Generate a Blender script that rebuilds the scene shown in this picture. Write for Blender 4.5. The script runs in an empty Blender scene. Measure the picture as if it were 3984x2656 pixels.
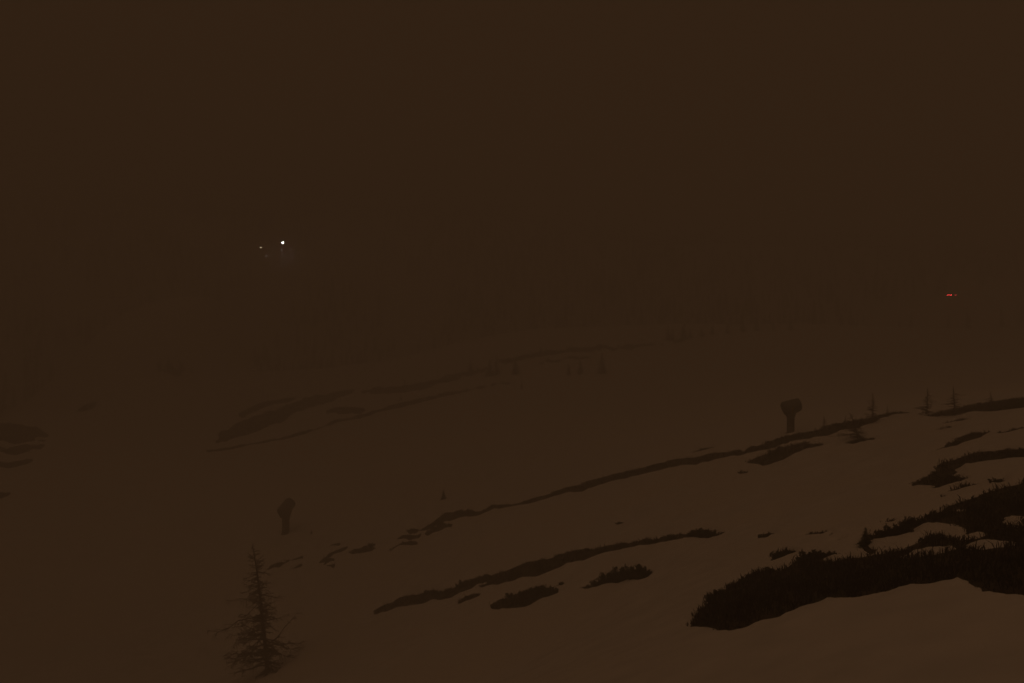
import bpy, math, random
import numpy as np
from mathutils import Vector, Matrix, Euler

# ------------------------------------------------------------------ camera, sky, light, exposure
SC = bpy.context.scene
COL = SC.collection
PW, PH, F = 3984.0, 2656.0, 3450.0          # photograph size and focal length in its pixels
cam = bpy.data.cameras.new('camera')
cam.sensor_width = 36.0
cam.lens = 36.0 * F / PW
cam.clip_start = 0.1
cam.clip_end = 6000
cam_o = bpy.data.objects.new('camera', cam)
COL.objects.link(cam_o)
cam_o.location = (0, 0, 0)
cam_o.rotation_euler = (math.radians(90), 0, 0)
SC.camera = cam_o

GLOW = (1.0, 0.500, 0.228)                    # low cloud lit from below by valley lamps
world = bpy.data.worlds.new('World')
SC.world = world
world.use_nodes = True
wn = world.node_tree.nodes
wn['Background'].inputs['Color'].default_value = (*GLOW, 1)
wn['Background'].inputs['Strength'].default_value = 0.033

sun = bpy.data.lights.new('sun', 'SUN')
sun.energy = 0.29
sun.angle = math.radians(70)
sun.color = (1.0, 0.50, 0.228)
sun_o = bpy.data.objects.new('sun', sun)
COL.objects.link(sun_o)
sun_o.rotation_euler = (math.radians(28), math.radians(-12), 0)

SC.view_settings.view_transform = 'Standard'
SC.view_settings.look = 'None'
SC.view_settings.exposure = 0.0
SC.view_settings.gamma = 1.0
SC.view_settings.use_curve_mapping = False
SC.render.engine = 'CYCLES'
SC.cycles.max_bounces = 8
SC.cycles.diffuse_bounces = 3
SC.cycles.volume_bounces = 4
SC.cycles.use_denoising = True
SC.cycles.sample_clamp_indirect = 4.0

rng = np.random.default_rng(7)
R = random.Random(11)

# ------------------------------------------------------------------ helpers
def tag(o, label=None, cat=None, group=None, kind=None):
    if label: o['label'] = label
    if cat: o['category'] = cat
    if group: o['group'] = group
    if kind: o['kind'] = kind
    return o

def obj(name, mesh, mat=None, parent=None):
    o = bpy.data.objects.new(name, mesh)
    COL.objects.link(o)
    if mat and not mesh.materials: mesh.materials.append(mat)
    if parent: o.parent = parent
    return o

def empty(name, loc, rot=(0, 0, 0), s=1.0):
    o = bpy.data.objects.new(name, None)
    COL.objects.link(o)
    o.location = loc; o.rotation_euler = rot
    o.scale = (s, s, s) if not hasattr(s, '__len__') else s
    o.empty_display_size = 0.3
    return o

def mesh_np(name, verts, faces, smooth=False):
    """verts Nx3, faces MxK (K = 3 or 4), built fast"""
    me = bpy.data.meshes.new(name)
    verts = np.asarray(verts, np.float32); faces = np.asarray(faces, np.int32)
    k = faces.shape[1]
    me.vertices.add(len(verts)); me.vertices.foreach_set('co', verts.ravel())
    me.loops.add(faces.size); me.loops.foreach_set('vertex_index', faces.ravel())
    me.polygons.add(len(faces))
    me.polygons.foreach_set('loop_start', np.arange(0, faces.size, k, dtype=np.int32))
    me.polygons.foreach_set('loop_total', np.full(len(faces), k, np.int32))
    me.polygons.foreach_set('use_smooth', np.full(len(faces), smooth))
    me.update(calc_edges=True)
    return me

class MB:
    """collects pieces of one mesh"""
    def __init__(s): s.v = []; s.f = []
    def add(s, vs, fs):
        b = len(s.v); s.v += [tuple(p) for p in vs]; s.f += [tuple(i + b for i in f) for f in fs]
    def tube(s, pts, rad, n=6, caps=True):
        pts = [Vector(p) for p in pts]
        if not hasattr(rad, '__len__'): rad = [rad] * len(pts)
        vs = []; fs = []
        for i, p in enumerate(pts):
            t = (pts[min(i + 1, len(pts) - 1)] - pts[max(i - 1, 0)]).normalized()
            a = Vector((0, 0, 1)) if abs(t.z) < 0.9 else Vector((1, 0, 0))
            e1 = t.cross(a).normalized(); e2 = t.cross(e1)
            for k in range(n):
                q = 2 * math.pi * k / n
                vs.append(p + (e1 * math.cos(q) + e2 * math.sin(q)) * rad[i])
        for i in range(len(pts) - 1):
            for k in range(n):
                k2 = (k + 1) % n
                fs.append((i * n + k, i * n + k2, (i + 1) * n + k2, (i + 1) * n + k))
        if caps:
            fs.append(tuple(range(n))[::-1]); fs.append(tuple((len(pts) - 1) * n + k for k in range(n)))
        s.add(vs, fs)
    def lathe(s, prof, n=24, M=None, caps=True):
        """profile of (radius, z) turned round z, then moved by M"""
        vs = []; fs = []
        for r, z in prof:
            for k in range(n):
                q = 2 * math.pi * k / n
                p = Vector((r * math.cos(q), r * math.sin(q), z))
                vs.append(M @ p if M else p)
        for i in range(len(prof) - 1):
            for k in range(n):
                k2 = (k + 1) % n
                fs.append((i * n + k, i * n + k2, (i + 1) * n + k2, (i + 1) * n + k))
        if caps:
            fs.append(tuple(range(n))[::-1]); fs.append(tuple((len(prof) - 1) * n + k for k in range(n)))
        s.add(vs, fs)
    def box(s, c, d, M=None, bev=0.0):
        x, y, z = d[0] / 2, d[1] / 2, d[2] / 2
        b = min(bev, x, y, z)
        vs = []
        ring = [(x - b, -y), (x, -y + b), (x, y - b), (x - b, y), (-x + b, y), (-x, y - b), (-x, -y + b), (-x + b, -y)]
        for zz, sh in ((-z, b), (-z + b, 0), (z - b, 0), (z, b)):
            for px, py in ring:
                p = Vector((c[0] + px * (1 - sh / x), c[1] + py * (1 - sh / y), c[2] + zz))
                vs.append(M @ p if M else p)
        fs = []
        for i in range(3):
            for k in range(8):
                k2 = (k + 1) % 8
                fs.append((i * 8 + k, i * 8 + k2, (i + 1) * 8 + k2, (i + 1) * 8 + k))
        fs.append(tuple(range(8))[::-1]); fs.append(tuple(24 + k for k in range(8)))
        s.add(vs, fs)
    def quad(s, a, b, c, d): s.add((a, b, c, d), ((0, 1, 2, 3),))
    def mesh(s, name, smooth=True):
        me = bpy.data.meshes.new(name)
        me.from_pydata(s.v, [], s.f)
        for p in me.polygons: p.use_smooth = smooth
        me.update()
        return me

def material(name, c1, c2, scale=4.0, rough=0.85, bump=0.0, bscale=30.0, coords='Object', spec=0.3, c3=None, scale3=0.3):
    m = bpy.data.materials.new(name); m.use_nodes = True
    nt = m.node_tree; N = nt.nodes; L = nt.links
    bs = N['Principled BSDF']
    tc = N.new('ShaderNodeTexCoord')
    no = N.new('ShaderNodeTexNoise'); no.inputs['Scale'].default_value = scale; no.inputs['Detail'].default_value = 6
    L.new(tc.outputs[coords], no.inputs['Vector'])
    rp = N.new('ShaderNodeValToRGB')
    rp.color_ramp.elements[0].position = 0.35; rp.color_ramp.elements[1].position = 0.65
    rp.color_ramp.elements[0].color = (*c1, 1); rp.color_ramp.elements[1].color = (*c2, 1)
    L.new(no.outputs['Fac'], rp.inputs['Fac'])
    out = rp.outputs['Color']
    if c3:
        n3 = N.new('ShaderNodeTexNoise'); n3.inputs['Scale'].default_value = scale3; n3.inputs['Detail'].default_value = 4
        L.new(tc.outputs[coords], n3.inputs['Vector'])
        r3 = N.new('ShaderNodeValToRGB'); r3.color_ramp.elements[0].position = 0.45; r3.color_ramp.elements[1].position = 0.62
        L.new(n3.outputs['Fac'], r3.inputs['Fac'])
        mx = N.new('ShaderNodeMix'); mx.data_type = 'RGBA'
        L.new(r3.outputs['Color'], mx.inputs[0]); L.new(out, mx.inputs[6]); mx.inputs[7].default_value = (*c3, 1)
        out = mx.outputs[2]
    L.new(out, bs.inputs['Base Color'])
    bs.inputs['Roughness'].default_value = rough
    bs.inputs['Specular IOR Level'].default_value = spec
    if bump:
        nb = N.new('ShaderNodeTexNoise'); nb.inputs['Scale'].default_value = bscale; nb.inputs['Detail'].default_value = 8
        L.new(tc.outputs[coords], nb.inputs['Vector'])
        bp = N.new('ShaderNodeBump'); bp.inputs['Strength'].default_value = bump; bp.inputs['Distance'].default_value = 0.05
        L.new(nb.outputs['Fac'], bp.inputs['Height']); L.new(bp.outputs['Normal'], bs.inputs['Normal'])
    return m

def emitter(name, color, strength):
    m = bpy.data.materials.new(name); m.use_nodes = True
    N = m.node_tree.nodes; L = m.node_tree.links
    N.remove(N['Principled BSDF'])
    e = N.new('ShaderNodeEmission'); e.inputs['Color'].default_value = (*color, 1); e.inputs['Strength'].default_value = strength
    L.new(e.outputs[0], N['Material Output'].inputs['Surface'])
    return m

MAT = dict(
    snow=material('snow', (0.74, 0.75, 0.76), (0.84, 0.845, 0.85), 0.55, 0.75, 0.35, 2.2, c3=(0.80, 0.79, 0.77), scale3=0.07),
    earth=material('earth', (0.035, 0.028, 0.019), (0.075, 0.059, 0.037), 1.3, 0.95, 0.8, 6.0, c3=(0.050, 0.052, 0.028), scale3=0.25),
    heath=material('heath', (0.016, 0.016, 0.011), (0.038, 0.034, 0.022), 0.7, 0.9, c3=(0.024, 0.028, 0.015), scale3=0.2),
    needle=material('needle', (0.026, 0.040, 0.018), (0.055, 0.068, 0.030), 2.0, 0.8),
    twig=material('twig', (0.055, 0.042, 0.028), (0.10, 0.078, 0.05), 3.0, 0.9),
    bark=material('bark', (0.06, 0.045, 0.032), (0.13, 0.10, 0.075), 5.0, 0.95, 0.8, 14.0),
    tarp=material('tarp', (0.14, 0.145, 0.14), (0.2, 0.2, 0.19), 2.0, 0.7, 0.3, 5.0),
    pad=material('pad', (0.14, 0.13, 0.12), (0.18, 0.17, 0.16), 2.5, 0.8, 0.3, 6.0),
    steel=material('steel', (0.14, 0.14, 0.14), (0.2, 0.2, 0.2), 6.0, 0.5),
    black=material('black_paint', (0.03, 0.03, 0.03), (0.05, 0.05, 0.05), 4.0, 0.5),
    yellow=material('yellow_paint', (0.30, 0.20, 0.03), (0.36, 0.25, 0.04), 3.0, 0.5),
    lamp_white=emitter('lamp_white', (0.93, 0.95, 1.0), 240.0),
    lamp_dim=emitter('lamp_dim', (1.0, 0.86, 0.66), 80.0),
    lamp_red_dim=emitter('lamp_red_dim', (1.0, 0.06, 0.07), 5.0),
    lamp_red=emitter('lamp_red', (1.0, 0.045, 0.05), 15.0),
)

# ------------------------------------------------------------------ terrain height
# surveyed spots: photo column, photo row, distance ahead in metres
SPOTS = [(100,2640,105),(1000,2640,92),(2000,2640,42),(3000,2640,17.5),(3900,2640,13),
(0,2340,135),(600,2340,130),(1000,2340,122),(1600,2330,92),(2100,2330,62),(2500,2330,45),(2800,2330,34),(3200,2330,24),(3600,2330,19.5),(3950,2330,17),
(0,2100,150),(600,2100,148),(1200,2100,140),(1800,2100,110),(2300,2100,78),(2700,2100,60),(3100,2100,45),(3500,2100,33.5),(3950,2100,25.5),
(0,1850,180),(800,1850,180),(1600,1850,168),(2200,1850,130),(2800,1850,87),(3300,1850,64),(3700,1850,50),(3984,1850,39),
(0,1680,215),(600,1680,230),(1300,1680,225),(1900,1680,200),(2500,1680,150),(3085,1680,100),(3500,1650,85),(3984,1650,62),(3984,1560,85),
(3800,1500,150),(3300,1480,200),(2700,1480,245),(2000,1500,275),(1500,1550,275),(1000,1560,285),(500,1560,280),(200,1600,275),
(2000,1400,305),(2500,1360,310),(1500,1480,300),(3100,1380,300),(3600,1390,260),
(1060,1455,335),(1500,1420,335),(1750,1345,340),(2000,1295,345),(2300,1275,350),(2700,1255,365),(3100,1262,375),(3500,1275,370),(3984,1290,345),(400,1500,330),(0,1645,310)]
ANCHOR = [(-260,30,-55),(-320,200,-48),(-330,350,-45),(230,60,10),(300,200,8),(300,380,12),(0,0,-7),(-60,0,-26),(50,0,0),(0,-80,-8),(-150,-80,-40),(150,-80,20),
(-230,430,-38),(-100,440,-26),(0,430,-14),(100,440,-10),(220,430,2)]
CP = np.array([((u - PW / 2) / F * d, d, -(v - PH / 2) / F * d) for u, v, d in SPOTS] + ANCHOR, float)
_xy = CP[:, :2] / 100.0
def _U(r2): return np.where(r2 > 1e-9, 0.5 * r2 * np.log(np.maximum(r2, 1e-9)), 0)
_n = len(CP)
_A = np.zeros((_n + 3, _n + 3))
_A[:_n, :_n] = _U(((_xy[:, None] - _xy[None]) ** 2).sum(-1)) + np.eye(_n) * 3e-3
_A[:_n, _n] = 1; _A[:_n, _n + 1:] = _xy; _A[_n, :_n] = 1; _A[_n + 1:, :_n] = _xy.T
_W = np.linalg.solve(_A, np.r_[CP[:, 2], 0, 0, 0])
def _tps(x, y):
    q = np.stack([x, y], 1) / 100.0
    out = np.empty(len(q))
    for i in range(0, len(q), 40000):
        b = q[i:i + 40000]
        out[i:i + 40000] = _U(((b[:, None] - _xy[None]) ** 2).sum(-1)) @ _W[:-3] + _W[-3] + b @ _W[-2:]
    return out

_perm = np.random.default_rng(3).random((256, 256))
def vnoise(x, y):
    xi = np.floor(x).astype(int); yi = np.floor(y).astype(int)
    fx = x - xi; fy = y - yi
    fx = fx * fx * (3 - 2 * fx); fy = fy * fy * (3 - 2 * fy)
    a = _perm[xi & 255, yi & 255]; b = _perm[(xi + 1) & 255, yi & 255]
    c = _perm[xi & 255, (yi + 1) & 255]; d = _perm[(xi + 1) & 255, (yi + 1) & 255]
    return (a + (b - a) * fx + (c - a) * fy + (a - b - c + d) * fx * fy) * 2 - 1
def fbm(x, y, o=4):
    s = 0; a = 1.0; t = 0
    for k in range(o):
        s = s + a * vnoise(x * 2 ** k + 17.3 * k, y * 2 ** k - 9.1 * k); t += a; a *= 0.5
    return s / t
def sstep(a, b, x):
    t = np.clip((x - a) / (b - a), 0, 1); return t * t * (3 - 2 * t)

def height(x, y):
    x = np.atleast_1d(np.asarray(x, float)).ravel(); y = np.atleast_1d(np.asarray(y, float)).ravel()
    r = np.hypot(x, y)
    k = np.minimum(1.0, 425.0 / np.maximum(r, 1e-6))
    z = _tps(x * k, y * k)
    # rounded knoll beyond the saddle: steep towards the saddle, gentle away from it
    dx = x + 134.0; dy = y - 372.0
    rr = np.sqrt((dx / np.where(dx > 0, 30.0, 80.0)) ** 2 + (dy / 42.0) ** 2)
    z = z + 33.0 * (1 - sstep(0.25, 1.0, rr))
    # far mountainside behind the ridge
    az = np.arctan2(x, y)
    front = sstep(1.9, 1.1, np.abs(az))
    z = z + front * (125 - 66 * sstep(-0.2, 0.45, az)) * sstep(415, 610, r) * (0.88 + 0.12 * fbm(x / 90, y / 90, 3))
    z = z + sstep(8, 60, r) * (0.22 * fbm(x / 14, y / 14, 2)) + sstep(6, 30, r) * 0.05 * fbm(x / 2.6, y / 2.6, 3)
    z = z + sstep(240, 330, r) * 1.1 * fbm(x / 30 + 5, y / 30, 3)
    return z

def hz(x, y): return float(height([x], [y])[0])

_RD = np.exp(np.linspace(math.log(6), math.log(900), 1500))
def spot(u, v):
    """point on the ground seen at a photo pixel"""
    a = (u - PW / 2) / F; b = -(v - PH / 2) / F
    z = height(a * _RD, _RD)
    hit = np.where(z >= b * _RD)[0]
    i = hit[0] if len(hit) else len(_RD) - 1
    if i > 0:
        d0, d1 = _RD[i - 1], _RD[i]; g0 = b * d0 - z[i - 1]; g1 = b * d1 - z[i]
        d = d0 + (d1 - d0) * g0 / max(g0 - g1, 1e-9)
    else: d = _RD[0]
    return Vector((a * d, d, hz(a * d, d)))

# ------------------------------------------------------------------ melted-out patches and snow left inside them
BARE = [
 [(1355,2155),(1390,2130),(1420,2125),(1430,2112),(1465,2112),(1482,2122),(1460,2132),(1430,2137),(1400,2142),(1365,2152)],
 [(1520,2140),(1555,2118),(1590,2105),(1615,2100),(1640,2104),(1615,2114),(1580,2120),(1550,2130)],
 [(1555,2097),(1575,2083),(1610,2082),(1642,2070),(1637,2083),(1600,2094),(1570,2098)],
 [(1585,2064),(1605,2055),(1630,2055),(1620,2067),(1600,2069)],
 [(1640,2056),(1665,2042),(1690,2030),(1720,2015),(1745,1998),(1775,1990),(1810,1983),(1835,1979),(1845,1986),(1870,1981),(1905,1973),(1940,1968),(1985,1965),(2030,1953),(2060,1943),(2110,1929),(2180,1904),(2230,1888),(2290,1868),(2400,1843),(2500,1818),(2600,1794),(2700,1775),(2850,1753),(2890,1744),
  (2890,1767),(2750,1798),(2640,1814),(2560,1834),(2470,1850),(2380,1873),(2280,1902),(2200,1916),(2120,1942),(2060,1957),(1990,1975),(1900,1990),(1850,2004),(1800,2012),(1760,2026),(1720,2038),(1660,2054)],
 [(1662,2070),(1690,2052),(1720,2041),(1757,2039),(1768,2046),(1740,2056),(1710,2064),(1680,2072)],
 [(1040,2206),(1100,2184),(1180,2158),(1182,2167),(1110,2192),(1048,2212)],
 [(1120,2218),(1160,2196),(1178,2195),(1152,2214)],
 [(1238,2178),(1270,2164),(1284,2169),(1250,2183)], [(1258,2192),(1280,2179),(1288,2190)], [(1266,2210),(1290,2202),(1288,2214)],
 [(1280,2158),(1332,2136),(1328,2149),(1290,2163)], [(1284,2125),(1314,2115),(1310,2128)],
 [(2850,1770),(2900,1752),(2930,1738),(2980,1725),(3050,1702),(3100,1690),(3150,1684),(3190,1669),(3240,1654),(3310,1639),(3400,1624),(3480,1606),(3540,1602),
  (3540,1609),(3480,1617),(3420,1630),(3330,1667),(3280,1674),(3220,1692),(3160,1706),(3090,1721),(3020,1741),(2960,1752),(2920,1760),(2860,1778)],
 [(2895,1800),(2930,1782),(2960,1774),(3020,1751),(3070,1738),(3130,1721),(3172,1711),(3150,1723),(3202,1722),(3180,1737),(3130,1752),(3090,1774),(3040,1799),(2990,1809),(2950,1803)],
 [(3262,1735),(3310,1715),(3360,1701),(3402,1707),(3370,1719),(3320,1724)],
 [(2685,1759),(2740,1744),(2805,1736),(2750,1752)], [(2866,1841),(2920,1830),(2890,1846)],
 [(2400,1845),(2470,1822),(2540,1808),(2560,1812),(2480,1832),(2420,1850)],
 [(1530,2340),(1565,2322),(1620,2311),(1660,2301),(1690,2293),(1720,2293),(1780,2278),(1800,2260),(1850,2250),(1900,2238),(1960,2223),(2020,2203),(2090,2178),(2150,2163),(2200,2156),(2260,2138),(2330,2130),(2420,2118),(2500,2106),(2560,2098),(2620,2084),(2680,2073),(2705,2064),(2760,2062),(2800,2075),(2790,2090),
  (2730,2097),(2705,2091),(2640,2101),(2560,2114),(2480,2127),(2400,2142),(2330,2157),(2280,2177),(2190,2203),(2100,2231),(2040,2244),(1980,2263),(1930,2272),(1862,2288),(1905,2264),(1860,2276),(1830,2296),(1800,2308),(1760,2315),(1700,2328),(1640,2344),(1560,2362),(1450,2395),(1480,2360)],
 [(1780,2345),(1815,2320),(1875,2308),(1852,2324),(1820,2338),(1790,2355)],
 [(1910,2352),(1950,2330),(1990,2316),(2040,2299),(2080,2284),(2130,2277),(2178,2299),(2160,2314),(2110,2331),(2070,2350),(1990,2372)],
 [(2255,2292),(2280,2276),(2310,2270),(2380,2240),(2470,2232),(2520,2236),(2515,2247),(2460,2256),(2400,2262),(2340,2277),(2290,2288)],
 [(2160,2277),(2190,2265),(2196,2273)], [(2400,2037),(2425,2031),(2420,2040)],
 [(2945,2097),(2965,2080),(3000,2078),(3008,2082),(2980,2094)],
 [(3000,2168),(3015,2152),(3060,2148),(3095,2150),(3080,2164),(3030,2178)],
 [(3150,2079),(3215,2070),(3214,2076),(3160,2083)], [(3218,2090),(3246,2074),(3244,2084)], [(3240,2112),(3278,2096),(3276,2105)], [(3285,2064),(3330,2055),(3325,2062)],
 [(3425,2034),(3470,2020),(3500,2018),(3470,2030)],
 # the large heath slope below the camera
 [(2740,2347),(2760,2322),(2800,2302),(2850,2277),(2890,2257),(2930,2232),(2980,2217),(3040,2212),(3080,2197),(3110,2177),(3140,2166),(3190,2160),(3250,2160),(3330,2158),(3370,2142),(3345,2112),(3370,2078),(3400,2080),(3440,2060),(3500,2047),(3540,2032),(3600,2012),(3640,1997),(3690,1987),(3710,1967),(3760,1947),(3800,1922),(3850,1906),(3900,1896),(3950,1883),(3984,1878),(4150,1862),(4400,1870),
  (4400,2480),(4150,2390),(3984,2330),(3900,2308),(3830,2300),(3770,2281),(3740,2259),(3700,2259),(3670,2281),(3620,2286),(3570,2279),(3520,2301),(3470,2311),(3384,2323),(3300,2331),(3200,2344),(3060,2400),(2900,2450),(2680,2440)],
 [(3580,1624),(3640,1606),(3720,1598),(3760,1580),(3850,1565),(3984,1548),(4150,1530),(4150,1575),(3984,1590),(3880,1601),(3800,1599),(3740,1614),(3650,1621)],
 [(3640,1646),(3740,1631),(3785,1631),(3740,1642)],
 [(3640,1672),(3680,1663),(3690,1668),(3655,1676)],
 [(3655,1753),(3690,1727),(3740,1702),(3780,1683),(3865,1677),(3835,1696),(3800,1710),(3760,1722),(3720,1742)],
 [(3895,1680),(3984,1661),(4080,1650),(3984,1670),(3920,1685)],
 [(3540,1880),(3590,1866),(3630,1846),(3650,1816),(3690,1796),(3740,1786),(3790,1771),(3830,1756),(3870,1749),(3920,1749),(3984,1743),(4150,1735),(4150,1768),(3984,1776),(3930,1787),(3880,1795),(3800,1802),(3740,1817),(3722,1832),(3737,1857),(3742,1872),(3680,1897),(3612,1911),(3645,1893),(3580,1892)],
 [(3675,1913),(3720,1901),(3760,1891),(3798,1882),(3782,1897),(3730,1908)], [(3640,1937),(3700,1928),(3690,1935)],
 [(3840,1880),(3870,1868),(3905,1872),(3890,1882)],
 [(930,1612),(985,1580),(1030,1565),(1100,1552),(1175,1543),(1130,1560),(1060,1576),(1000,1597),(960,1620)],
 [(838,1727),(870,1680),(910,1650),(980,1630),(1060,1600),(1130,1575),(1190,1550),(1250,1530),(1320,1519),(1372,1521),(1360,1541),(1310,1549),(1290,1561),(1240,1577),(1200,1592),(1130,1612),(1090,1642),(1020,1672),(960,1692),(880,1708)],
 [(1285,1598),(1330,1585),(1425,1589),(1390,1607),(1320,1613)],
 [(1398,1521),(1440,1511),(1500,1507),(1570,1497),(1620,1484),(1680,1474),(1740,1468),(1780,1453),(1830,1438),(1905,1423),(1900,1437),(1820,1462),(1740,1492),(1680,1503),(1600,1518),(1510,1533),(1440,1533)],
 [(790,1756),(900,1738),(1050,1713),(1180,1683),(1300,1638),(1400,1613),(1550,1573),(1700,1538),(1850,1504),(2000,1478),(2002,1484),(1850,1513),(1700,1549),(1550,1585),(1400,1623),(1300,1648),(1180,1692),(1050,1721),(900,1745),(800,1762)],
 [(1450,1600),(1600,1555),(1720,1527),(1720,1533),(1600,1563),(1460,1606)],
 [(1910,1408),(2000,1384),(2080,1370),(2180,1356),(2280,1348),(2400,1343),(2550,1333),(2655,1322),(2655,1331),(2500,1347),(2380,1360),(2250,1368),(2130,1383),(2050,1394),(1960,1413)],
 [(2060,1412),(2200,1392),(2300,1386),(2200,1400),(2080,1418)],
 [(265,1608),(300,1590),(330,1574),(362,1553),(375,1560),(360,1587),(320,1600)],
 [(605,1427),(640,1409),(700,1419),(730,1434),(775,1450),(720,1453),(650,1442)],
 [(-260,1650),(40,1648),(90,1655),(150,1660),(176,1672),(186,1690),(150,1700),(176,1708),(120,1712),(60,1722),(-40,1722),(-260,1730)],
 [(-260,1742),(20,1738),(70,1729),(140,1722),(188,1722),(170,1734),(120,1742),(130,1748),(60,1760),(0,1764),(-260,1775)],
 [(-260,1800),(40,1796),(90,1784),(146,1775),(152,1783),(104,1798),(50,1812),(-260,1838)],
 [(-200,1930),(40,1905),(60,1912),(0,1935),(-200,1970)],
]
KEEP = [
 [(3390,2150),(3430,2136),(3510,2125),(3524,2134),(3450,2152),(3395,2162)],
 [(3484,2166),(3540,2148),(3620,2136),(3692,2128),(3700,2142),(3620,2155),(3550,2164),(3490,2174)],
 [(3750,2122),(3800,2111),(3860,2107),(3945,2102),(3950,2118),(3880,2126),(3830,2142),(3780,2140)],
 [(3545,2062),(3580,2048),(3620,2035),(3690,2033),(3728,2048),(3755,2066),(3740,2080),(3778,2092),(3765,2104),(3710,2096),(3680,2086),(3640,2082),(3610,2094),(3570,2108),(3540,2122),(3470,2130),(3400,2134),(3380,2122),(3405,2098),(3450,2094),(3500,2092),(3540,2084)],
 [(3885,2016),(3930,2007),(3975,2010),(3980,2034),(3950,2054),(3905,2038)],
 [(3696,1986),(3730,1977),(3785,1981),(3740,1992)],
 [(3765,2094),(3800,2078),(3845,2070),(3815,2094)],
 [(3195,2170),(3260,2161),(3345,2156),(3385,2150),(3388,2164),(3300,2176),(3215,2182)],
]
def to_world(poly):
    P = np.array([spot(u, v)[:2] for u, v in poly])
    return P
_c = [spot(1100, 975), spot(1016, 991), spot(3697, 1182)]
CLEARINGS = [(_c[0].x + 4, _c[0].y - 6, 16.0), (_c[1].x, _c[1].y - 6, 14.0), (_c[2].x - 9, _c[2].y - 18, 30.0)]      # pistes cut through the wood
BARE_W = [to_world(p) for p in BARE]
KEEP_W = [to_world(p) for p in KEEP]

def sdist(P, x, y, out, pad):
    """max into `out` the signed distance to polygon P (positive inside)"""
    sel = np.where((x > P[:, 0].min() - pad) & (x < P[:, 0].max() + pad) & (y > P[:, 1].min() - pad) & (y < P[:, 1].max() + pad))[0]
    if not len(sel): return
    qx = x[sel]; qy = y[sel]
    ins = np.zeros(len(sel), bool); d2 = np.full(len(sel), 1e9)
    n = len(P)
    for i in range(n):
        x0, y0 = P[i]; x1, y1 = P[(i + 1) % n]
        ex, ey = x1 - x0, y1 - y0
        t = np.clip(((qx - x0) * ex + (qy - y0) * ey) / max(ex * ex + ey * ey, 1e-9), 0, 1)
        d2 = np.minimum(d2, (qx - x0 - t * ex) ** 2 + (qy - y0 - t * ey) ** 2)
        if abs(ey) > 1e-9:
            c = ((y0 > qy) != (y1 > qy)) & (qx < ex * (qy - y0) / ey + x0)
            ins ^= c
    d = np.sqrt(d2) * np.where(ins, 1, -1)
    out[sel] = np.maximum(out[sel], d)

def bareness(x, y, warp=True):
    r = np.hypot(x, y)
    if warp:
        a = 0.10 + 0.0055 * r
        sx = 0.4 + 0.012 * r
        wx = x + a * fbm(x / sx + 3.1, y / sx / 2, 4)
        wy = y + a * 2.6 * fbm(x / sx - 7.7, y / sx / 2.5 + 4.2, 4)
    else: wx, wy = x, y
    s = np.full(len(x), -9.0)
    for P in BARE_W: sdist(P, wx, wy, s, 4.0)
    k = np.full(len(x), -9.0)
    for P in KEEP_W: sdist(P, wx, wy, k, 3.0)
    s = np.minimum(s, -k - 0.02)
    if warp:                                            # crumbling rims and specks of old snow
        fs = 0.22 + 0.0050 * r
        s = s + (0.12 + 0.0045 * r + 0.007 * np.clip(r - 150, 0, 200)) * fbm(x / fs + 1.7, y / fs / 2.5 - 3.3, 3)
    # wooded far mountainside: snow lies only in its clearings
    wood = 3.0 * sstep(405, 430, r) * sstep(1.6, 1.2, np.abs(np.arctan2(x, y)))
    clear = fbm(x / 45, y / 45, 3) > 0.28
    for cx, cy, cr in CLEARINGS: clear = clear | (np.hypot((x - cx) / 1.6, y - cy) < cr)
    s = np.where((wood > 1.5) & ~clear, np.maximum(s, wood - 2.0), s)
    return s

# ------------------------------------------------------------------ ground and snow sheets
def polar(az, rr):
    A, Rr = np.meshgrid(np.radians(az), rr)
    x = (Rr * np.sin(A)).ravel(); y = (Rr * np.cos(A)).ravel()
    nr, na = len(rr), len(az)
    i = np.arange(nr - 1)[:, None] * na + np.arange(na - 1)[None]
    f = np.stack([i, i + 1, i + 1 + na, i + na], -1).reshape(-1, 4)[:, ::-1]
    return x, y, f
az_f = np.concatenate([np.arange(-180, -46, 3.0), np.arange(-46, -33, 0.5), np.arange(-33, 33, 0.09), np.arange(33, 46, 0.5), np.arange(46, 180.1, 3.0)])
rr_f = np.concatenate([[0.3], np.geomspace(1.5, 11.5, 14), np.geomspace(12, 420, 760), np.geomspace(430, 1300, 45)])
x, y, f = polar(az_f, rr_f)
zb = height(x, y)
s = bareness(x, y)
r = np.hypot(x, y)
thick = 0.16 + 0.05 * fbm(x / 5, y / 5, 3) + 0.02 * fbm(x / 0.8, y / 0.8, 2)
# groomer tracks and soft wind ripples on the piste
ripple = 0.018 * np.sin((0.85 * x - 0.5 * y) / 0.9 + 2.0 * fbm(x / 9, y / 9, 2)) * sstep(60, 90, r) * sstep(230, 160, r)
t = np.clip(-s * (0.55 / (1 + r / 120)), -0.14, 1) + 0.0
snow_t = np.where(t < thick, t, thick + ripple * sstep(0, 2, -s))
snow_z = zb + snow_t
hide = snow_t <= -0.135
fk = ~hide[f].all(1)
me = mesh_np('snow', np.stack([x, y, snow_z], 1), f[fk], True)
snow = tag(obj('snow', me, MAT['snow']), 'thin spring snow covering the slopes between dark melted patches', 'snow', kind='structure')

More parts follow.
